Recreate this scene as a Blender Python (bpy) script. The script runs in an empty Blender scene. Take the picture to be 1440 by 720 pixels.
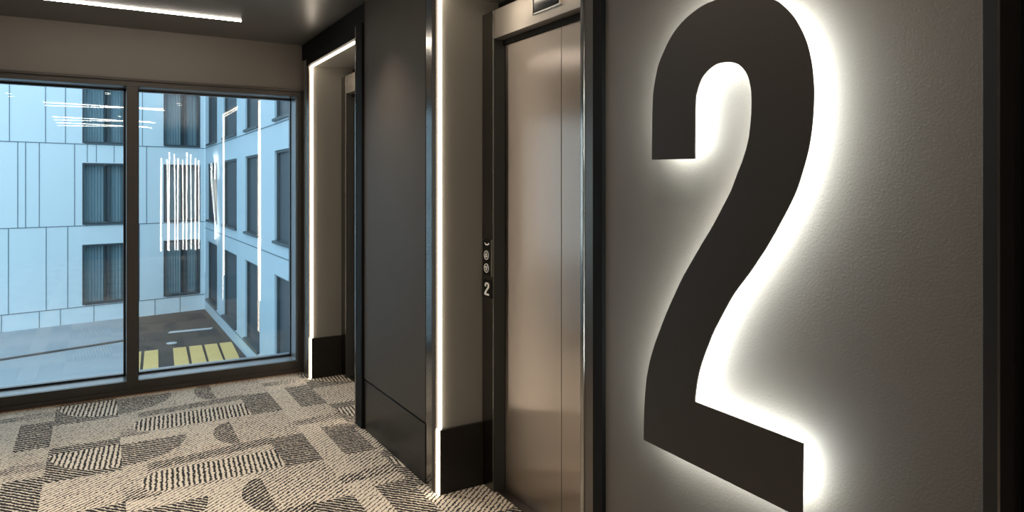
import bpy, bmesh, math, random
from mathutils import Vector
from mathutils.geometry import tessellate_polygon
random.seed(7)
C = bpy.context.scene.collection
S = bpy.context.scene

# ------------------------------------------------------------------ camera
cam = bpy.data.cameras.new('camera'); camo = bpy.data.objects.new('camera', cam); C.objects.link(camo)
camo.location = (0, 0, 1.45)
camo.rotation_euler = (math.radians(90), 0, -math.atan2(.5091, .8606))
cam.sensor_width = 36; cam.lens = 24.625; cam.shift_y = -0.06875
cam.clip_start = .02; cam.clip_end = 300
S.camera = camo
# ------------------------------------------------------------------ world and exposure
W = bpy.data.worlds.new('sky'); S.world = W; W.use_nodes = True
bgn = W.node_tree.nodes['Background']
bgn.inputs[0].default_value = (.76, .92, 1.02, 1); bgn.inputs[1].default_value = 2.6
S.view_settings.view_transform = 'Standard'; S.view_settings.look = 'None'
S.view_settings.exposure = 0; S.view_settings.gamma = 1; S.view_settings.use_curve_mapping = False
LED_PORTAL = 13.5      # radiance of the doorway light lines
LED_CEIL = 54.0        # radiance of the ceiling light lines
LED_NUM = 33.0          # radiance of the light behind the big numeral
LED_END = 20.0

# ------------------------------------------------------------------ materials
def mat(name, col, rough=.5, metal=0, emit=None, estr=0, spec=.5, coat=0, aniso=0):
    m = bpy.data.materials.new(name); m.use_nodes = True
    b = m.node_tree.nodes['Principled BSDF']
    b.inputs['Base Color'].default_value = (*col, 1)
    b.inputs['Roughness'].default_value = rough; b.inputs['Metallic'].default_value = metal
    b.inputs['Specular IOR Level'].default_value = spec
    b.inputs['Coat Weight'].default_value = coat
    if emit: b.inputs['Emission Color'].default_value = (*emit, 1); b.inputs['Emission Strength'].default_value = estr
    return m
class NT:
    def __init__(s, m): s.t = m.node_tree; s.b = s.t.nodes['Principled BSDF']
    def n(s, k): return s.t.nodes.new(k)
    def l(s, a, b): s.t.links.new(a, b)
    def m(s, op, a, b=None, c=None):
        n = s.n('ShaderNodeMath'); n.operation = op
        for i, v in enumerate((a, b, c)):
            if v is None: continue
            if isinstance(v, (int, float)): n.inputs[i].default_value = v
            else: s.l(v, n.inputs[i])
        return n.outputs[0]
    def noise(s, scale, detail=2, stretch=None, rough=.5):
        g = s.n('ShaderNodeNewGeometry'); t = s.n('ShaderNodeTexNoise')
        t.inputs['Scale'].default_value = scale; t.inputs['Detail'].default_value = detail; t.inputs['Roughness'].default_value = rough
        if stretch:
            mp = s.n('ShaderNodeMapping'); mp.inputs['Scale'].default_value = stretch
            s.l(g.outputs['Position'], mp.inputs[0]); s.l(mp.outputs[0], t.inputs['Vector'])
        else: s.l(g.outputs['Position'], t.inputs['Vector'])
        return t.outputs['Fac']
    def mixc(s, f, a, b):
        n = s.n('ShaderNodeMix'); n.data_type = 'RGBA'
        if isinstance(f, (int, float)): n.inputs[0].default_value = f
        else: s.l(f, n.inputs[0])
        for i, v in ((6, a), (7, b)):
            if isinstance(v, tuple): n.inputs[i].default_value = (*v, 1)
            else: s.l(v, n.inputs[i])
        return n.outputs[2]
    def bump(s, h, strength=.3, dist=.002):
        b = s.n('ShaderNodeBump'); b.inputs['Strength'].default_value = strength; b.inputs['Distance'].default_value = dist
        s.l(h, b.inputs['Height']); s.l(b.outputs[0], s.b.inputs['Normal'])
def vary(m, c1, c2, scale=3, stretch=None, bump=0, bscale=200, bstretch=None, rv=None, bdist=.001):
    t = NT(m); f = t.noise(scale, 3, stretch)
    t.l(t.mixc(f, c1, c2), t.b.inputs['Base Color'])
    if rv:
        r = t.m('MULTIPLY_ADD', t.noise(scale * 1.7, 3, stretch), rv[1] - rv[0], rv[0]); t.l(r, t.b.inputs['Roughness'])
    if bump: t.bump(t.noise(bscale, 3, bstretch), bump, bdist)
    return m

M = {}
M['plaster'] = vary(mat('wall_paint', (.1, .09, .08), .62), (.145, .130, .113), (.166, .148, .128), 2, bump=.35, bscale=190, bdist=.0022)
M['reveal'] = vary(mat('reveal_paint', (.1, .09, .08), .45), (.20, .187, .165), (.225, .21, .185), 3, bump=.15, bscale=150)
M['bulkhead'] = vary(mat('bulkhead_paint', (.1, .09, .08), .6), (.155, .136, .115), (.175, .153, .130), 1.5, bump=.15, bscale=150)
M['ceiling'] = vary(mat('ceiling_paint', (.06, .05, .05), .33, spec=.8), (.092, .088, .082), (.102, .098, .092), 1.5)
M['panel'] = vary(mat('dark_wall_panel', (.05, .05, .05), .5, spec=.22), (.090, .075, .060), (.099, .083, .067), 2, rv=(.54, .6))
M['kick'] = vary(mat('dark_kick_plate', (.03, .027, .025), .24, metal=.2, spec=.35), (.014, .012, .010), (.022, .018, .015), 2, stretch=(1, 1, 20), rv=(.26, .36))
M['black'] = mat('black_satin', (.006, .006, .0065), .3)
M['blackgloss'] = mat('black_gloss', (.004, .004, .004), .12)
M['blackmatte'] = mat('black_matte', (.004, .004, .004), .7, spec=.2)
M['charcoal'] = mat('charcoal_metal', (.012, .012, .013), .5)
M['winframe'] = vary(mat('window_frame_metal', (.05, .045, .04), .4, metal=.3), (.052, .044, .036), (.058, .049, .040), 5)
M['ledge'] = mat('window_ledge', (.23, .25, .27), .28, metal=.4)
M['chrome'] = vary(mat('polished_steel', (.45, .44, .42), .16, metal=1), (.30, .285, .265), (.35, .335, .31), 2, stretch=(1, 1, 6), rv=(.12, .22))
M['bronze'] = mat('bronze_metal', (.13, .115, .10), .3, metal=.8)
M['steel'] = vary(mat('brushed_steel', (.5, .46, .42), .28, metal=1), (.42, .37, .33), (.46, .405, .362), 40, stretch=(1, 1, 8), bump=.05, bscale=500, bstretch=(1, 1, .25), rv=(.27, .31), bdist=.0003)
_t = NT(M['steel']); _g = _t.n('ShaderNodeTangent'); _g.direction_type = 'RADIAL'; _g.axis = 'Z'
_t.l(_g.outputs[0], _t.b.inputs['Tangent']); _t.b.inputs['Anisotropic'].default_value = 1.0; _t.b.inputs['Anisotropic Rotation'].default_value = 0
M['steelframe'] = vary(mat('brushed_frame_steel', (.5, .46, .42), .3, metal=.8), (.36, .33, .295), (.40, .365, .33), 40, stretch=(1, 1, 8), rv=(.26, .36))
M['jamb'] = vary(mat('dark_jamb_steel', (.2, .19, .18), .25, metal=1), (.15, .142, .13), (.18, .17, .155), 4, stretch=(1, 1, 5), rv=(.18, .26))
M['lining'] = mat('jamb_lining_grey', (.035, .035, .033), .45)
M['sill'] = mat('sill_metal', (.25, .22, .20), .35, metal=1)
M['numeral'] = vary(mat('dark_bronze_face', (.05, .045, .04), .5), (.030, .023, .016), (.035, .027, .019), 4, bump=.1, bscale=60)
M['led_warm'] = mat('led_warm', (.9, .9, .9), .5, emit=(1, .86, .68), estr=LED_PORTAL)
M['led_ceil'] = mat('led_ceiling', (.9, .9, .9), .5, emit=(1, .91, .80), estr=LED_CEIL)
M['led_cool'] = mat('led_neutral', (.9, .9, .9), .5, emit=(.93, 1, .97), estr=LED_NUM)
M['led_end'] = mat('led_end', (.9, .9, .9), .5, emit=(1, .93, .85), estr=LED_END)
M['lens'] = mat('fill_lamp_lens', (.9, .9, .9), .5, emit=(1, .9, .75), estr=20)
M['white'] = mat('white_print', (.75, .75, .72), .5)
M['button'] = mat('lit_button', (.6, .58, .5), .4, emit=(1, .9, .75), estr=.25)
M['silver'] = mat('silver_trim', (.5, .48, .45), .3, metal=1)
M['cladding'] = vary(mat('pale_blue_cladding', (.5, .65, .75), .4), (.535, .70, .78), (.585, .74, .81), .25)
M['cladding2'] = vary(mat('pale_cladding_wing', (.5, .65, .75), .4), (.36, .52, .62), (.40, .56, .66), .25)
M['joint'] = mat('cladding_joint', (.10, .17, .22), .7)
M['extframe'] = mat('exterior_frame', (.035, .06, .075), .4)
M['extglass'] = mat('dark_window_glass', (.035, .07, .09), .06, spec=.8)
M['extglass2'] = mat('grey_window_screen', (.035, .055, .072), .5)
M['curtain'] = vary(mat('curtain_fabric', (.2, .4, .45), .8), (.11, .20, .25), (.20, .33, .385), 6, stretch=(3, 3, .2))
M['asphalt'] = vary(mat('asphalt', (.05, .05, .05), .8), (.018, .018, .018), (.045, .042, .038), .8, bump=.3, bscale=20)
M['paving'] = vary(mat('pale_paving', (.3, .36, .4), .7), (.22, .28, .32), (.28, .34, .38), .6)
M['kerb'] = mat('kerb_dark', (.05, .06, .065), .7)
M['edging'] = mat('tan_edging', (.38, .22, .13), .8)
M['yellow'] = vary(mat('yellow_road_paint', (.5, .42, .12), .7), (.50, .37, .13), (.60, .45, .17), 2)
M['whitepaint'] = mat('white_road_paint', (.40, .45, .48), .7)
M['concrete'] = mat('outer_concrete', (.2, .22, .23), .8)

# window glass: clear pane whose two faces mirror a few percent of the light (Schlick)
g = bpy.data.materials.new('window_glass'); g.use_nodes = True; nt = g.node_tree; nt.nodes.clear()
out = nt.nodes.new('ShaderNodeOutputMaterial'); mx = nt.nodes.new('ShaderNodeMixShader')
tr = nt.nodes.new('ShaderNodeBsdfTransparent'); gl = nt.nodes.new('ShaderNodeBsdfGlossy'); gl.inputs['Roughness'].default_value = 0
tr.inputs[0].default_value = (.985, .995, 1, 1)
geo = nt.nodes.new('ShaderNodeNewGeometry'); dot = nt.nodes.new('ShaderNodeVectorMath'); dot.operation = 'DOT_PRODUCT'
nt.links.new(geo.outputs['Incoming'], dot.inputs[0]); nt.links.new(geo.outputs['Normal'], dot.inputs[1])
def mm(op, a, b=None, c=None):
    n = nt.nodes.new('ShaderNodeMath'); n.operation = op
    for i, v in enumerate((a, b, c)):
        if v is None: continue
        if isinstance(v, (int, float)): n.inputs[i].default_value = v
        else: nt.links.new(v, n.inputs[i])
    return n.outputs[0]
f = mm('MULTIPLY_ADD', mm('POWER', mm('SUBTRACT', 1, mm('ABSOLUTE', dot.outputs['Value'])), 5), .955, .045)
nt.links.new(f, mx.inputs[0]); nt.links.new(tr.outputs[0], mx.inputs[1]); nt.links.new(gl.outputs[0], mx.inputs[2]); nt.links.new(mx.outputs[0], out.inputs[0])
M['glass'] = g

# carpet: woven patches on a 1.55 x 0.95 m repeat
def carpet():
    m = mat('patterned_carpet', (.4, .35, .3), .95, spec=.1); t = NT(m)
    g = t.n('ShaderNodeNewGeometry'); sp = t.n('ShaderNodeSeparateXYZ'); t.l(g.outputs['Position'], sp.inputs[0])
    wob = t.m('MULTIPLY', t.m('SUBTRACT', t.noise(28, 2), .5), .014)
    X = t.m('ADD', sp.outputs[0], wob); Y = t.m('ADD', sp.outputs[1], t.m('MULTIPLY', t.m('SUBTRACT', t.noise(33, 2), .5), .014))
    def fr(v, off, per): return t.m('MULTIPLY_ADD', t.m('FRACT', t.m('DIVIDE', t.m('SUBTRACT', v, off), per)), per, off)
    u = fr(X, -.40, 1.55); v = fr(Y, 3.70, .95)
    def gt(a, b): return t.m('GREATER_THAN', a, b)
    def lt(a, b): return t.m('LESS_THAN', a, b)
    def rect(x0, x1, y0, y1): return t.m('MULTIPLY', t.m('MULTIPLY', gt(u, x0), lt(u, x1)), t.m('MULTIPLY', gt(v, y0), lt(v, y1)))
    def ell(cx, cy, rx, ry):
        a = t.m('POWER', t.m('ABSOLUTE', t.m('DIVIDE', t.m('SUBTRACT', u, cx), rx)), 2); b = t.m('POWER', t.m('ABSOLUTE', t.m('DIVIDE', t.m('SUBTRACT', v, cy), ry)), 2)
        return lt(t.m('ADD', a, b), 1)
    def mul(a, b): return t.m('MULTIPLY', a, b)
    def sub(a, b): return t.m('MULTIPLY', a, t.m('SUBTRACT', 1, b))
    def mx(a, b): return t.m('MAXIMUM', a, b)
    def mixf(f, a, b): return t.m('ADD', t.m('MULTIPLY', t.m('SUBTRACT', 1, f), a), t.m('MULTIPLY', f, b))
    leafe = ell(.11, 4.505, .335, .365)
    leafA = mul(rect(-.23, .11, 4.13, 4.505), leafe)
    leafAc = sub(rect(-.23, .11, 4.09, 4.505), leafe)
    halfd = mul(rect(.11, .45, 4.13, 4.49), leafe)
    bandA = rect(-.23, .11, 4.505, 4.615)
    leafB = mx(rect(.32, .84, 3.71, 3.975), mul(rect(.18, .321, 3.71, 3.975), ell(.33, 3.84, .15, .15)))
    line = t.m('MULTIPLY_ADD', u, .12, 3.975)
    bandB = mul(rect(.22, .86, 3.97, 4.2), mul(gt(v, line), lt(v, t.m('ADD', line, .11))))
    para = rect(.84, 1.03, 3.70, t.m and 4.16)
    dleft = rect(-.41, -.23, 3.70, 4.20)
    dlow = rect(.10, .26, 4.615, 4.66)
    small = mul(rect(.58, .695, 4.17, 4.58), ell(.70, 4.38, .12, .21))
    dtop = rect(1.03, 1.16, 4.3, 4.40)
    dleft2 = rect(-.41, -.23, 4.30, 4.42)
    corner = sub(rect(.11, .2, 3.70, 3.80), leafB)
    duty = .33
    lay = [(rect(.11, .70, 4.49, 4.63), .24), (rect(.69, 1.03, 4.2, 4.66), .36), (rect(.45, .6, 4.17, 4.49), .27), (rect(1.03, 1.16, 3.7, 4.66), .24),
           (rect(-.23, .11, 3.70, 4.12), .33), (leafAc, .68), (halfd, .66), (bandA, .68), (bandB, .64), (para, .70), (dleft, .68), (small, .68), (dtop, .58), (dleft2, .5), (dlow, .6), (corner, .5), (leafB, .46), (leafA, .44)]
    for msk, d in lay: duty = mixf(msk, duty, d)
    V = mx(leafA, leafB)
    H = t.m('MINIMUM', 1.0, t.m('ADD', t.m('ADD', dleft, bandA), t.m('ADD', para, t.m('ADD', halfd, leafAc))))
    pV = t.m('DIVIDE', t.m('ADD', X, t.m('MULTIPLY', Y, -.08)), .0242)
    pD = t.m('DIVIDE', t.m('ADD', t.m('MULTIPLY', X, -.85), Y), .0295)
    pH = t.m('DIVIDE', t.m('ADD', t.m('MULTIPLY', X, 1.1), Y), .033)
    ph = mixf(V, mixf(H, pD, pH), pV)
    ph = t.m('ADD', ph, t.m('MULTIPLY', t.m('SUBTRACT', t.noise(60, 2), .5), .75))
    saw = t.m('ABSOLUTE', t.m('MULTIPLY_ADD', t.m('FRACT', ph), 2, -1))       # 0..1..0
    dash = t.m('MULTIPLY', t.m('SUBTRACT', t.noise(95, 3, (1, 1, 1)), .5), 1.25)
    val = t.m('ADD', saw, dash)
    darkf = t.n('ShaderNodeMapRange'); darkf.inputs[1].default_value = -.12; darkf.inputs[2].default_value = .12
    t.l(t.m('SUBTRACT', duty, val), darkf.inputs[0])
    cream = t.mixc(t.noise(130, 2), (.66, .565, .45), (.97, .86, .715))
    dark = t.mixc(t.noise(150, 2), (.012, .012, .014), (.055, .053, .053))
    t.l(t.mixc(darkf.outputs[0], cream, dark), t.b.inputs['Base Color'])
    t.bump(t.m('ADD', t.m('MULTIPLY', darkf.outputs[0], -1), t.noise(260, 2)), .6, .004)
    return m
M['carpet'] = carpet()

# ------------------------------------------------------------------ mesh helpers
class MB:
    def __init__(s): s.b = bmesh.new()
    def box(s, x0, x1, y0, y1, z0, z1):
        vs = [s.b.verts.new((x, y, z)) for x in (x0, x1) for y in (y0, y1) for z in (z0, z1)]
        for q in ((0, 1, 3, 2), (4, 6, 7, 5), (0, 4, 5, 1), (2, 3, 7, 6), (0, 2, 6, 4), (1, 5, 7, 3)): s.b.faces.new([vs[i] for i in q])
        return s
    def prism(s, pts, vec):
        """closed polygon (list of 3-D points) extruded by vec"""
        a = [s.b.verts.new(p) for p in pts]; b = [s.b.verts.new(Vector(p) + Vector(vec)) for p in pts]; n = len(pts)
        for t in tessellate_polygon([[Vector(p) for p in pts]]):
            s.b.faces.new([a[i] for i in t]); s.b.faces.new([b[i] for i in t[::-1]])
        for i in range(n): s.b.faces.new((a[i], a[(i + 1) % n], b[(i + 1) % n], b[i]))
        return s
    def cyl(s, c, axis, r, h, n=24, r1=None):
        c = Vector(c); ax = Vector(axis).normalized(); q = ax.orthogonal().normalized(); w = ax.cross(q); r1 = r if r1 is None else r1
        a = [s.b.verts.new(c + r * (math.cos(2 * math.pi * i / n) * q + math.sin(2 * math.pi * i / n) * w)) for i in range(n)]
        b = [s.b.verts.new(c + ax * h + r1 * (math.cos(2 * math.pi * i / n) * q + math.sin(2 * math.pi * i / n) * w)) for i in range(n)]
        s.b.faces.new(a[::-1]); s.b.faces.new(b)
        for i in range(n): s.b.faces.new((a[i], a[(i + 1) % n], b[(i + 1) % n], b[i]))
        return s
    def ring(s, c, axis, r, tube, n=28, k=8):
        c = Vector(c); ax = Vector(axis).normalized(); q = ax.orthogonal().normalized(); w = ax.cross(q); R = []
        for i in range(n):
            d = math.cos(2 * math.pi * i / n) * q + math.sin(2 * math.pi * i / n) * w
            R.append([s.b.verts.new(c + d * (r + tube * math.cos(2 * math.pi * j / k)) + ax * tube * math.sin(2 * math.pi * j / k)) for j in range(k)])
        for i in range(n):
            for j in range(k): s.b.faces.new((R[i][j], R[(i + 1) % n][j], R[(i + 1) % n][(j + 1) % k], R[i][(j + 1) % k]))
        return s
    def build(s, name, m, parent=None, bevel=0, smooth=False, loc=None):
        bmesh.ops.recalc_face_normals(s.b, faces=s.b.faces[:])
        me = bpy.data.meshes.new(name); s.b.to_mesh(me); s.b.free()
        me.materials.append(m)
        if smooth:
            for p in me.polygons: p.use_smooth = True
        o = bpy.data.objects.new(name, me); C.objects.link(o)
        if parent:
            o.parent = parent
            if parent.type == 'EMPTY' or True: o.matrix_parent_inverse = parent_world(parent).inverted()
        if bevel:
            md = o.modifiers.new('bevel', 'BEVEL'); md.width = bevel; md.segments = 2; md.limit_method = 'ANGLE'
        return o
from mathutils import Matrix
def parent_world(p):
    m = Matrix.Translation(p.location) @ p.rotation_euler.to_matrix().to_4x4()
    if p.parent: m = parent_world(p.parent) @ p.matrix_parent_inverse @ m
    return m
def tag(o, label=None, cat=None, group=None, kind=None):
    if label: o['label'] = label
    if cat: o['category'] = cat
    if group: o['group'] = group
    if kind: o['kind'] = kind
    return o
def empty(name, loc, label, cat, group=None):
    o = bpy.data.objects.new(name, None); C.objects.link(o); o.location = loc; o.empty_display_size = .1
    return tag(o, label, cat, group)
def struct(o, label, cat): return tag(o, label, cat, kind='structure')
def box(*a): return MB().box(*a)

H = 2.54; XW = 1.38; PT = 2.35      # ceiling height, lift wall plane, doorway soffit height
# ------------------------------------------------------------------ room shell
struct(MB().box(-2.6, 2.5, -4.5, 5.53, -.12, 0).build('floor', M['carpet']), 'patchwork woven carpet of cream, tan and charcoal stripes', 'floor')
struct(box(-2.6, 2.5, -4.5, 5.9, H, H + .14).build('ceiling', M['ceiling']), 'dark satin painted ceiling', 'ceiling')
struct(box(-2.6, XW, 5.52, 5.9, 2.187, H).build('wall_back', M['bulkhead']), 'taupe bulkhead wall above the window', 'wall')
struct(box(-2.75, -2.6, -4.5, 5.9, -.12, H + .14).build('wall_left', M['plaster']), 'taupe wall opposite the lifts', 'wall')
struct(box(-2.75, 2.65, -4.65, -4.5, -.12, H + .14).build('wall_rear', M['plaster']), 'taupe wall at the far end behind the viewer', 'wall')
struct(box(2.5, 2.65, -4.5, -.62, -.12, H + .14).build('wall_side', M['plaster']), 'taupe side wall of the rear lobby', 'wall')
for q, lab in (((XW, 1.9, 5.30, 5.9, -.12, H), 'greige wall strip between the far lift doorway and the window'),
               ((XW, 1.9, 3.01, 4.17, -.12, H), 'greige wall pier between the two lift doorways'),
               ((XW, 1.9, 4.17, 5.30, PT, H), 'greige wall above the far lift doorway'),
               ((XW, 1.9, 1.87, 3.01, PT, H), 'greige wall above the near lift doorway'),
               ((1.9, 2.0, 1.87, 5.9, -.12, H), 'shaft wall behind the lifts')):
    struct(box(*q).build('wall_right', M['reveal']), lab, 'wall')
w = MB(); w.box(XW, 2.0, .648, 1.87, -.12, H)
struct(w.build('wall_front', M['plaster']), 'textured taupe wall behind the big backlit numeral', 'wall')
w = MB(); w.box(XW, 2.5, -.62, -.45, -.12, H).box(XW, 1.5, -.45, .62, 2.2, H).box(1.5, 2.5, -.62, .648, -.12, H)
struct(w.build('wall_recess', M['charcoal']), 'dark wall around the black doorway at the right edge', 'wall')
# black band between portal frame and ceiling, dark strip at the window corner
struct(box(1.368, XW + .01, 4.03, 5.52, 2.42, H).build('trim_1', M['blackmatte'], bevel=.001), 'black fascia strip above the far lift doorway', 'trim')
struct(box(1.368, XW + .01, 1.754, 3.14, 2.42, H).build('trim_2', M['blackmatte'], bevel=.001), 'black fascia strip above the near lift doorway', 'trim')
struct(box(1.362, 1.40, .624, .650, 0, H).build('trim_3', M['charcoal'], bevel=.001), 'dark grey metal edge at the right end of the numeral wall', 'trim')
struct(box(1.358, 1.40, .6195, .6238, 0, H).build('trim_4', M['bronze']), 'thin bronze bead beside the dark grey metal edge', 'trim')
struct(box(1.366, 1.385, 1.752, 1.80, 0, H).build('trim_5', M['blackmatte']), 'black strip between near lift frame and numeral wall', 'trim')
struct(box(-2.6, 1.36, 5.498, 5.507, 0, .004).build('trim_6', M['edging']), 'thin tan carpet edging along the foot of the window', 'trim')
d = struct(box(1.45, 1.50, -.45, .6195, 0, 2.2).build('door_1', M['blackgloss'], bevel=.003), 'black door at the right edge of the picture', 'door')
MB().cyl((1.45, -.36, 1.0), (-1, 0, 0), .02, .05).box(1.392, 1.408, -.37, -.24, .99, 1.01).build('door_handle', M['silver'], d)

# baseboards in the doorway reveals
for i, yb in enumerate((1.8845, 4.1845)):
    struct(MB().box(1.381, 1.610, yb - .016, yb, 0, .303).build('baseboard_%s' % ('near_return', 'far_return')[i], M['kick'], bevel=.0015),
           'black baseboard on the viewer side of the %s lift doorway' % ('near', 'far')[i], 'baseboard')
for i, yb in enumerate((3.01, 5.30)):
    struct(MB().box(1.381, 1.610, yb - .0165, yb + .001, 0, .303).build('baseboard_%s' % ('near', 'far')[i], M['kick'], bevel=.0015),
           'black baseboard in the %s lift doorway reveal' % ('near', 'far')[i], 'baseboard')

# ------------------------------------------------------------------ window wall
YF, YG = 5.52, 5.71
edges = [(-2.6, -2.06), (-1.99, -.94), (-.87, .172), (.242, 1.332)]
wn = MB()
wn.box(-2.6, XW, YF, YF + .035, 0, .094)              # bottom front rail
wn.box(-2.6, XW, YF - .012, YF, 0, .034)
wn.box(-2.6, XW, YF - .006, YF + .035, 2.139, 2.187)
wn.box(-2.6, XW, YF - .02, YF + .01, 2.175, 2.192)
for a, b in ((-2.06, -1.99), (-.94, -.87), (.172, .242), (1.332, XW)): wn.box(a, b, YF - .004, YG + .03, 0, 2.16)
win = struct(wn.build('window_1', M['winframe'], bevel=.0015), 'full-height dark framed window overlooking the courtyard', 'window')
sl = MB().box(-2.6, XW, YF + .035, YG + .12, -.10, .094); sl.build('window_sill', M['ledge'], win)
hd = MB().box(-2.6, XW, YF + .03, YG + .12, 2.139, 2.186); hd.build('window_head', M['ledge'], win)
ji = MB().box(1.324, 1.333, YF + .02, YG - .02, .094, 2.139); ji.build('window_side_lining', M['ledge'], win)
def pane(a, b, y, bow, tilt):
    bm = bmesh.new(); nx, nz = 16, 24; z0, z1 = .10, 2.134; L = []
    for side, dy in ((0, 0), (1, .006)):
        G = []
        for i in range(nx + 1):
            for k in range(nz + 1):
                fu, fv = i / nx * 2 - 1, k / nz * 2 - 1
                yy = y + dy + bow * (1 - fu * fu) * (1 - fv * fv) + tilt * fu
                G.append(bm.verts.new((a + (b - a) * i / nx, yy, z0 + (z1 - z0) * k / nz)))
        L.append(G)
    idx = lambda i, k: i * (nz + 1) + k
    for side in (0, 1):
        G = L[side]
        for i in range(nx):
            for k in range(nz):
                q = (G[idx(i, k)], G[idx(i + 1, k)], G[idx(i + 1, k + 1)], G[idx(i, k + 1)])
                bm.faces.new(q if side == 0 else q[::-1])
    me = bpy.data.meshes.new('glass_pane'); bm.to_mesh(me); bm.free(); me.materials.append(M['glass'])
    for p in me.polygons: p.use_smooth = True
    o = bpy.data.objects.new('glass_pane', me); C.objects.link(o); o.parent = win
    return o
for n, (a, b) in enumerate(edges):
    pane(a, b, YG, .0007, .0004); pane(a, b, YG + .022, -.0012, -.0006)
    gk = MB()
    for (p, q) in ((a, a + .014), (b - .014, b)): gk.box(p, q, YG - .012, YG + .03, .094, 2.139)
    gk.box(a, b, YG - .012, YG + .03, .094, .108).box(a, b, YG - .012, YG + .03, 2.125, 2.139)
    gk.build('glazing_gasket', M['black'], win)

# ------------------------------------------------------------------ lift doorways
def led_line(y0, y1, which, label):
    """warm light line round a doorway edge"""
    r = empty('doorway_light_line', (XW, (y0 + y1) / 2, 0), label, 'light strip', 'light lines round the lift doorways')
    box(1.376, 1.391, y1 - .010, y1 - .0002, .305, PT).box(1.3745, 1.3785, y1 - .014, y1 + .014, 0.002, .305).build('diffuser', M['led_warm'], r)
    box(1.376, 1.391, y0 + .0002, y0 + .010, .305, PT).box(1.3745, 1.3785, y0 - .004, y0 + .012, 0.002, .305).build('diffuser', M['led_warm'], r)
    box(1.376, 1.391, y0 + .010, y1 - .010, PT - .010, PT - .0002).build('diffuser', M['led_warm'], r)
    return r
led_line(1.87, 3.01, 'near', 'warm white light line edging the near lift doorway beside the brushed steel doors')
led_line(4.17, 5.30, 'far', 'warm white light line edging the far lift doorway next to the window')

# metal frames round the doorways
fr = empty('doorway_frame', (XW, 2.44, 0), 'dark metal surround with polished edge around the near lift doorway', 'door frame')
box(1.370, XW + .002, 3.065, 3.135, 0, 2.42).build('polished_upright', M['chrome'], fr, bevel=.002)
box(1.368, XW + .002, 3.016, 3.062, .306, 2.42).box(1.368, XW + .002, 3.025, 3.062, 0, .306).build('inner_upright', M['panel'], fr, bevel=.001)
box(1.362, XW + .002, 1.845, 1.865, 0, 2.42).build('polished_edge', M['chrome'], fr, bevel=.004)
box(1.366, XW + .002, 1.80, 1.844, 0, 2.42).build('near_upright', M['bronze'], fr, bevel=.001)
box(1.366, XW + .002, 1.866, 3.015, 2.356, 2.42).build('head_bar', M['black'], fr, bevel=.001)
fr = empty('doorway_frame', (XW, 4.73, 0), 'black metal surround around the far lift doorway beside the window', 'door frame')
box(1.352, XW + .002, 4.045, 4.152, 0, 2.42).build('upright', M['blackmatte'], fr, bevel=.002)
box(1.350, XW + .002, 4.1525, 4.165, 0, 2.42).build('polished_edge', M['chrome'], fr, bevel=.001)
box(1.360, XW + .002, 4.153, 5.36, 2.356, 2.42).build('head_bar', M['blackmatte'], fr, bevel=.001)
box(1.364, XW + .002, 5.306, 5.36, .306, 2.355).box(1.364, XW + .002, 5.315, 5.36, 0, .306).build('corner_upright', M['bronze'], fr, bevel=.001)

def lift(yo, label, cat_side, near):
    """lift entrance: yo = offset of the doorway along the wall"""
    r = empty('lift_entrance', (1.64, yo + 2.44, 0), label, 'lift')
    b = MB()
    b.box(1.611, 1.63, yo + 2.90, yo + 3.008, 0, 2.278).box(1.63, 1.75, yo + 2.895, yo + 3.008, 0, 2.278)
    b.build('door_jamb', M['jamb'], r, bevel=.002)
    box(1.612, 1.672, yo + 2.892, yo + 2.899, 0, 2.143).build('jamb_lining', M['lining'], r)
    b = MB(); b.box(1.611, 1.75, yo + 1.872, yo + 1.98, 0, 2.278)
    b.build('door_jamb', M['steelframe'], r, bevel=.002)
    b = MB(); b.box(1.611, 1.75, yo + 1.981, yo + 2.894, 2.143, 2.278)
    b.build('header', M['steelframe'], r, bevel=.002)
    box(1.66, 1.675, yo + 1.98, yo + 2.894, 2.118, 2.142).build('header_shade_strip', M['blackmatte'], r)  # black strip stands in for the shade in the gap under the header
    box(1.672, 1.692, yo + 2.4225, yo + 2.889, .006, 2.135).build('door_leaf', M['steel'], r, bevel=.0015)
    box(1.672, 1.692, yo + 1.985, yo + 2.4185, .006, 2.135).build('door_leaf', M['steel'], r, bevel=.0015)
    box(1.705, 1.72, yo + 1.98, yo + 2.894, .0, 2.142).build('shaft_backing', M['blackmatte'], r)
    s = MB(); s.box(1.625, 1.70, yo + 1.981, yo + 2.892, .0005, .005)
    s.build('door_sill', M['sill'], r)
    # black soffit filler above the header
    box(1.70, 1.72, yo + 1.875, yo + 3.005, 2.28, 2.345).build('upper_filler', M['blackmatte'], r)
    return r
lift(0, 'near lift entrance with brushed steel double doors and steel frame', 'near', True)
lift(2.29, 'far lift entrance by the window, mostly hidden behind the pier', 'far', False)

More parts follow.
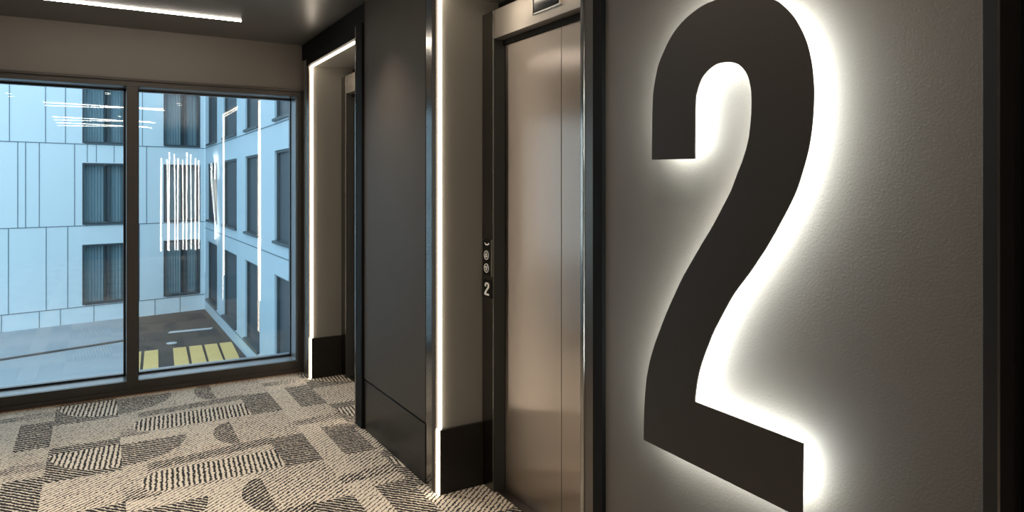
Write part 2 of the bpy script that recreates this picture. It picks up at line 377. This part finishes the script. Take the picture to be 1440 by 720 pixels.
def two_outline(sub=4):
    P = [(1.4791, 1.522), (1.478, 1.5904), (1.4771, 1.6497), (1.4751, 1.689), (1.4722, 1.7163), (1.4644, 1.7468), (1.4516, 1.7836), (1.4313, 1.8157), (1.4041, 1.8493), (1.3654, 1.8794), (1.3192, 1.9002), (1.2793, 1.9104), (1.2449, 1.913), (1.2026, 1.9121), (1.1524, 1.9046), (1.1107, 1.8915), (1.0697, 1.8731), (1.0469, 1.8549), (1.0233, 1.8296), (1.0035, 1.7987), (0.9887, 1.7678), (0.9792, 1.7383), (0.9728, 1.7067), (0.9692, 1.6731), (0.9681, 1.6507), (0.9688, 1.6247), (0.9712, 1.5917), (0.976, 1.5559), (0.9839, 1.52), (0.9963, 1.4811), (1.0117, 1.4406), (1.0333, 1.4003), (1.0644, 1.3498), (1.091, 1.3098), (1.1067, 1.2883), (1.141, 1.2438), (1.1815, 1.1962), (1.2037, 1.165), (1.2324, 1.1196), (1.2555, 1.0803), (1.2685, 1.0534), (1.2881, 1.0107), (1.3035, 0.968), (1.3125, 0.9261), (1.317, 0.8919), (0.9943, 0.8857), (0.9968, 0.7209), (1.5133, 0.7319), (1.5122, 0.7929), (1.5077, 0.8557), (1.5014, 0.9045), (1.4882, 0.9575), (1.4693, 1.0067), (1.4493, 1.0487), (1.4241, 1.0986), (1.392, 1.1551), (1.3607, 1.2068), (1.3306, 1.2485), (1.2969, 1.2944), (1.2578, 1.3457), (1.2241, 1.395), (1.1954, 1.4396), (1.1765, 1.4791), (1.1601, 1.5117), (1.1447, 1.5539), (1.1378, 1.5928), (1.1345, 1.632), (1.1349, 1.6654), (1.1363, 1.6792), (1.1429, 1.7044), (1.1543, 1.7241), (1.1717, 1.7404), (1.1915, 1.749), (1.2118, 1.7529), (1.2407, 1.7533), (1.2661, 1.7447), (1.2881, 1.7299), (1.3013, 1.712), (1.3102, 1.6917), (1.3147, 1.6722), (1.3162, 1.6098), (1.3177, 1.5191)]
    P = [(-a, b) for a, b in P]         # as seen from the corridor: x to the right, y up
    corners = {0, 44, 45, 46, 47, len(P) - 1}
    out = []; n = len(P)
    for i in range(n):
        p0, p1, p2, p3 = P[i - 1], P[i], P[(i + 1) % n], P[(i + 2) % n]
        out.append(p1)
        if i in corners and (i + 1) % n in corners: continue
        if i in corners: p0 = p1
        if (i + 1) % n in corners: p3 = p2
        for k in range(1, sub):
            t = k / sub
            out.append(tuple(.5 * (2 * p1[j] + (p2[j] - p0[j]) * t + (2 * p0[j] - 5 * p1[j] + 4 * p2[j] - p3[j]) * t * t + (3 * p1[j] - p0[j] - 3 * p2[j] + p3[j]) * t ** 3) for j in (0, 1)))
    return out
TWO = two_outline()
def inset(P, d):
    A = sum(P[i][0] * P[(i + 1) % len(P)][1] - P[(i + 1) % len(P)][0] * P[i][1] for i in range(len(P)))
    sg = 1 if A > 0 else -1; R = []
    for i in range(len(P)):
        a, b, c = Vector(P[i - 1]), Vector(P[i]), Vector(P[(i + 1) % len(P)])
        e1 = (b - a).normalized(); e2 = (c - b).normalized()
        n1 = Vector((-e1.y, e1.x)) * sg; n2 = Vector((-e2.y, e2.x)) * sg
        nn = (n1 + n2); nn = nn / max(nn.length_squared / 2, .35)
        R.append(tuple(b + nn * d))
    return R

# lift controls on the near lift's jamb
cp = empty('lift_call_panel', (1.61, 2.95, 1.105), 'slim black lift call panel with two lit arrow buttons on the steel frame', 'call panel')
box(1.6055, 1.611, 2.908, 2.992, 1.02, 1.19).build('face_plate', M['blackgloss'], cp, bevel=.001)
box(1.604, 1.611, 2.903, 2.908, 1.018, 1.192).build('edge_trim', M['silver'], cp)
box(1.604, 1.611, 2.992, 2.9945, 1.018, 1.192).build('edge_trim', M['silver'], cp)
for zc, s in ((1.117, 1), (1.055, -1)):
    bt = MB().cyl((1.6055, 2.95, zc), (-1, 0, 0), .0215, .003).build('button', M['charcoal'], cp)
    MB().ring((1.6022, 2.95, zc), (1, 0, 0), .0205, .0014).build('button_ring', M['button'], bt)
    a = MB()
    T = [(1.602, 2.95, zc + s * .013), (1.602, 2.939, zc - s * .009), (1.602, 2.961, zc - s * .009)]
    T2 = [Vector(p) for p in T]; cc = sum(T2, Vector()) / 3
    for i in range(3):
        p, q = T2[i], T2[(i + 1) % 3]
        a.prism([p, q, q + (cc - q) * .38, p + (cc - p) * .38], (-.0012, 0, 0))
    a.build('arrow', M['button'], bt)
a = MB()                                      # curved mark at the top of the panel
arc = [(math.cos(t), math.sin(t)) for t in [math.pi * (1.0 + .125 * i) for i in range(9)]]
pts = [(1.6053, 2.95 - c * .024, 1.176 + s_ * .013) for c, s_ in arc] + [(1.6053, 2.95 - c * .017, 1.176 + s_ * .006) for c, s_ in arc[::-1]]
a.prism(pts, (-.001, 0, 0)).build('curved_mark', M['white'], cp)
sg = empty('floor_number_sign', (1.61, 2.947, .955), 'small black square sign with a white 2 below the call panel', 'sign')
box(1.604, 1.611, 2.900, 2.994, .915, .997).build('sign_plate', M['blackgloss'], sg, bevel=.001)
x0, x1 = min(p[0] for p in TWO), max(p[0] for p in TWO); y0, y1 = min(p[1] for p in TWO), max(p[1] for p in TWO)
k = .062 / (y1 - y0)
MB().prism([(1.6038, 2.947 - (p[0] - (x0 + x1) / 2) * k * 1.7, .956 + (p[1] - (y0 + y1) / 2) * k) for p in TWO], (-.0012, 0, 0)).build('numeral', M['white'], sg)
# position indicator in the header
ind = empty('lift_position_indicator', (1.61, 2.43, 2.22), 'black glass lift indicator with silver rim in the steel header', 'indicator')
box(1.604, 1.612, 2.333, 2.532, 2.187, 2.262).build('display_glass', M['blackgloss'], ind, bevel=.001)
b = MB(); b.box(1.600, 1.612, 2.532, 2.539, 2.180, 2.268).box(1.600, 1.612, 2.326, 2.333, 2.180, 2.268).box(1.603, 1.612, 2.333, 2.532, 2.180, 2.187).box(1.600, 1.612, 2.333, 2.532, 2.262, 2.268)
b.build('rim', M['silver'], ind, bevel=.001)

# ------------------------------------------------------------------ panel between the doorways
pn = empty('wall_panel', (XW, 3.6, 0), 'dark satin wall panel between the two lift doorways with glossy kick plate', 'wall panel')
box(1.368, XW + .001, 3.137, 4.043, .300, H - .002).build('upper_sheet', M['panel'], pn, bevel=.0015)
box(1.366, XW + .001, 3.137, 4.043, .002, .292).build('kick_plate', M['kick'], pn, bevel=.0015)
box(1.374, XW + .001, 3.137, 4.043, .292, .300).build('groove', M['blackmatte'], pn)

# ------------------------------------------------------------------ big backlit numeral
nm = empty('backlit_numeral', (1.35, 1.24, 1.3), 'giant dark bronze numeral 2 with glowing white halo on the wall', 'numeral')
MB().prism([(1.327, -p[0], p[1]) for p in TWO], (.004, 0, 0)).build('face', M['numeral'], nm)
I1 = inset(TWO, .022)
MB().prism([(1.3312, -p[0], p[1]) for p in I1], (.008, 0, 0)).build('halo_light', M['led_cool'], nm)
for (yy, zz) in ((1.40, 1.62), (1.05, 1.62), (1.4, .95), (1.1, .83), (1.2, 1.3)):
    MB().cyl((1.339, yy, zz), (1, 0, 0), .006, .0405, 12).build('standoff', M['silver'], nm)

# ------------------------------------------------------------------ ceiling light lines
def ceil_light(y, label, grp=None):
    r = empty('ceiling_light_line', (.1, y, H), label, 'ceiling light', 'ceiling light lines')
    box(-.62, .816, y - .008, y + .008, H - .005, H + .002).build('diffuser', M['led_ceil'], r)
    b = MB(); b.box(-.624, -.6205, y - .011, y + .011, H - .009, H + .001).box(.8165, .820, y - .011, y + .011, H - .009, H + .001)
    b.build('end_cap', M['charcoal'], r)
    return r
ceil_light(4.90, 'slim warm ceiling light line nearest the window')
for i, y in enumerate((2.6, .3, -2.0, -3.2)):
    ceil_light(y, ['slim ceiling light line above the near lift, second from the window', 'slim ceiling light line above the viewer, third from the window',
                   'slim ceiling light line behind the viewer, fourth from the window', 'slim ceiling light line at the rear end, fifth from the window'][i])
# added fill downlights, all out of view, brightening carpet, walls and lift doors
def downlight(x, y, label, power=9, cone=84):
    r = empty('added_fill_downlight', (x, y, H), label, 'downlight', 'added fill downlights in the ceiling')
    MB().ring((x, y, H - .001), (0, 0, 1), .042, .004).build('rim', M['charcoal'], r, smooth=True)
    MB().cyl((x, y, H - .001), (0, 0, -1), .036, .0015).build('lens', M['lens'], r)
    L = bpy.data.lights.new('fill_lamp', 'SPOT'); L.energy = power * 10; L.color = (1, .88, .74); L.spot_size = math.radians(cone); L.spot_blend = 1; L.shadow_soft_size = .035
    o = bpy.data.objects.new('fill_lamp', L); C.objects.link(o); o.parent = r; o.location = (0, 0, -.02)
for x, y, lab, pw, cn in ((.98, 3.6, 'added fill downlight close to the panel between the lifts', 5, 100), (.0, 3.5, 'added fill downlight over the corridor between the lifts', 10, 70), (.80, 2.44, 'added fill downlight before the near lift', 2.5, 60),
                  (.1, 1.9, 'added fill downlight over the corridor before the near lift', 12, 74), (.93, 1.15, 'added fill downlight close to the big numeral', 2.2, 120), (-.9, 3.0, 'added fill downlight over the left side of the corridor', 12, 76),
                  (-.9, 1.2, 'added fill downlight left of the viewer', 10, 84), (.3, -1.2, 'added fill downlight behind the viewer', 10, 90)):
    downlight(x, y, lab, pw, cn)
# light lines on the rear wall, seen as reflections in the window
for i, x in enumerate((1.16, 1.30, 1.46, 1.62, 1.78)):
    r = empty('wall_light_line', (x, -4.5, 0), 'vertical white light line on the rear wall mirrored in the window', 'wall light', 'vertical light lines on the rear wall')
    box(x - .012, x + .012, -4.494, -4.47, .12, 2.0 + .12 * (i % 2)).build('diffuser', M['led_end'], r)
    box(x - .018, x + .018, -4.5, -4.495, .11, 2.01 + .12 * (i % 2)).build('channel', M['charcoal'], r)

# ------------------------------------------------------------------ courtyard outside
G = -3.70
struct(box(-30, 30, 6.2, 45, G - .3, G).build('ground_asphalt', M['asphalt']), 'dark asphalt of the courtyard below the window', 'ground')
b = MB(); b.prism([(-14, 14, G), (.50, 14, G), (1.12, 31.02, G), (-14, 27.5, G)], (0, 0, .03))
struct(b.build('ground_pavement', M['paving']), 'pale grey paving in front of the blue building', 'ground')
b = MB(); b.prism([(-10, 23.2, G + .03), (-2.45, 25.2, G + .03), (.85, 26.3, G + .03), (.85, 26.42, G + .03), (-2.45, 25.32, G + .03), (-10, 23.32, G + .03)], (0, 0, .05))
tag(b.build('kerb_line', M['kerb']), 'thin dark kerb crossing the pale courtyard paving', 'kerb')
for i, x in enumerate((.93, 1.39, 2.18, 2.64, 3.09, 3.54)):
    o = MB().prism([(x - .22 - .1, 21.8, G + .031), (x + .17 - .1, 21.8, G + .031), (x + .19 + .04, 24.4, G + .031), (x - .18 + .04, 24.4, G + .031)], (0, 0, .008)).build('painted_road_block', M['yellow'])
    tag(o, ['first', 'second', 'third', 'fourth', 'fifth', 'sixth'][i] + ' yellow painted road block from the left on the courtyard asphalt', 'road marking', 'yellow painted blocks in the courtyard')
tag(MB().prism([(2.1, 27.1, G + .001), (3.5, 27.1, G + .001), (3.6, 27.4, G + .001), (2.2, 27.4, G + .001)], (0, 0, .008)).build('painted_road_line', M['whitepaint']), 'pale painted line on the asphalt beyond the yellow blocks', 'road marking')
tag(MB().cyl((2.08, 25.35, G + .001), (0, 0, 1), .16, .012).build('manhole_cover', M['whitepaint']), 'small pale round cover on the asphalt behind the yellow blocks', 'manhole cover')

# blue clad building facing the window: local x runs left from the inner corner, y towards the building
ca = Vector((3.85, 31.65, 0)); dx = Vector((-.9738, -.2267, 0)); dn = Vector((-.2267, .9738, 0))
ang = math.atan2(dx.y, dx.x)
bA = empty('apartment_building', (3.85, 31.65, G), 'pale blue panel-clad building facing the window across the courtyard', 'building')
def fp(s, d, z): return ca + dx * s + dn * d + Vector((0, 0, z))
def fbox(b, s0, s1, d0, d1, z0, z1):
    vs = [b.b.verts.new(fp(s, d, z)) for s in (s0, s1) for d in (d0, d1) for z in (z0, z1)]
    for q in ((0, 1, 3, 2), (4, 6, 7, 5), (0, 4, 5, 1), (2, 3, 7, 6), (0, 2, 6, 4), (1, 5, 7, 3)): b.b.faces.new([vs[i] for i in q])
wins = []
for (z0, z1) in ((3.03, 5.35), (-.02, 2.30), (-3.02, -.76)):
    wins += [(.18, 1.62, z0, z1), (2.97, 4.46, z0, z1), (8.1, 9.6, z0, z1), (11.2, 12.7, z0, z1)]
cols = [(-.0, .18), (.18, 1.62), (1.62, 2.97), (2.97, 4.46), (4.46, 8.1), (8.1, 9.6), (9.6, 11.2), (11.2, 12.7), (12.7, 20)]
wb = MB()
for k, (s0, s1) in enumerate(cols):
    if k % 2 == 0: fbox(wb, s0, s1, 0, .5, G, 8)
    else:
        for (z0, z1) in ((G, -3.02), (-.76, -.02), (2.30, 3.03), (5.35, 8)): fbox(wb, s0, s1, 0, .5, z0, z1)
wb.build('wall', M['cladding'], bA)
jb = MB()
for z in (3.0, -.05, -3.07, 6.05): fbox(jb, 0, 20, -.012, .01, z - .014, z + .014)
rows = [(3.0, 6.05, [6.69, 5.62, 5.0, 2.4, 7.9]), (-.05, 3.0, [6.45, 6.22, 5.81, 4.71, 2.25, 7.5]), (-3.07, -.05, [6.72, 5.6, 4.93, 2.51, 7.8]), (G, -3.07, [6.92, 5.81, 5.16, 4.08, 3.04, 1.94, .99, 8])]
for z0, z1, L in rows:
    for s in L: fbox(jb, s - .012, s + .012, -.011, .01, z0, z1)
for s in (3.4, 4.0, 4.3): fbox(jb, s - .01, s + .01, -.011, .01, 2.33, 3.0)
jb.build('panel_joints', M['joint'], bA)
for (s0, s1, z0, z1) in wins:
    b = MB(); t = .07
    fbox(b, s0, s0 + t, .02, .3, z0, z1); fbox(b, s1 - t, s1, .02, .3, z0, z1); fbox(b, s0 + t, s1 - t, .02, .3, z1 - t, z1); fbox(b, s0 + t, s1 - t, -.06, .3, z0, z0 + t)
    sm = s0 + (s1 - s0) * .38; fbox(b, sm - .05, sm + .05, .14, .24, z0 + t, z1 - t)
    f = b.build('window_frame', M['extframe'], bA)
    b = MB(); fbox(b, s0 + t, s1 - t, .34, .38, z0 + t, z1 - t); b.build('window_backing', M['extglass'], f)
    b = MB(); n = 40; A = []; s_in0, s_in1 = s0 + t, s1 - t
    for i in range(n * 2 + 1):
        s = s_in0 + (s_in1 - s_in0) * i / (n * 2); d = .27 + .03 * math.sin(i * 1.05 + random.uniform(-.3, .3))
        A.append((b.b.verts.new(fp(s, d, z0 + t)), b.b.verts.new(fp(s, d, z1 - t))))
    for i in range(n * 2):
        if .36 * n * 2 < i < .47 * n * 2: continue
        b.b.faces.new((A[i][0], A[i + 1][0], A[i + 1][1], A[i][1]))
    b.build('curtain', M['curtain'], f)

# wing at right angles, nearer the viewer's right
bB = empty('building_wing', (4.2, 22, G), 'pale blue wing with deep grey windows at right of the courtyard', 'building')
XB = 3.85
yw = [(28.2, 30.9), (23.9, 26.7), (20.2, 22.4), (16.2, 18.3), (12.0, 14.2)]
zs = ((3.06, 5.4), (0.0, 2.33), (-3.2, -.79))
wb = MB(); ys = [31.62] + [v for a, b_ in yw for v in (b_, a)] + [10.5]
for i in range(0, len(ys), 2): wb.box(XB, XB + .6, ys[i + 1], ys[i], G, 8)
for a, b_ in yw:
    for z0, z1 in ((G, -3.2), (-.79, 0), (2.33, 3.06), (5.4, 8)): wb.box(XB, XB + .6, a, b_, z0, z1)
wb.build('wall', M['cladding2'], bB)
jb = MB()
for z in (3.0, -.3, -3.3): jb.box(XB - .01, XB + .01, 10.5, 31.6, z - .014, z + .014)
jb.build('panel_joints', M['joint'], bB)
for a, b_ in yw:
    for z0, z1 in zs:
        f = MB(); f.box(XB + .05, XB + .5, a, a + .06, z0, z1).box(XB + .05, XB + .5, b_ - .06, b_, z0, z1).box(XB - .07, XB + .5, a, b_, z0, z0 + .07).box(XB + .05, XB + .5, a, b_, z1 - .06, z1)
        f = f.build('window_frame', M['extframe'], bB)
        b = MB(); b.box(XB + .12, XB + .16, a + .06, b_ - .06, z0 + .07, z1 - .06); b.build('window_screen', M['extglass2'], f)
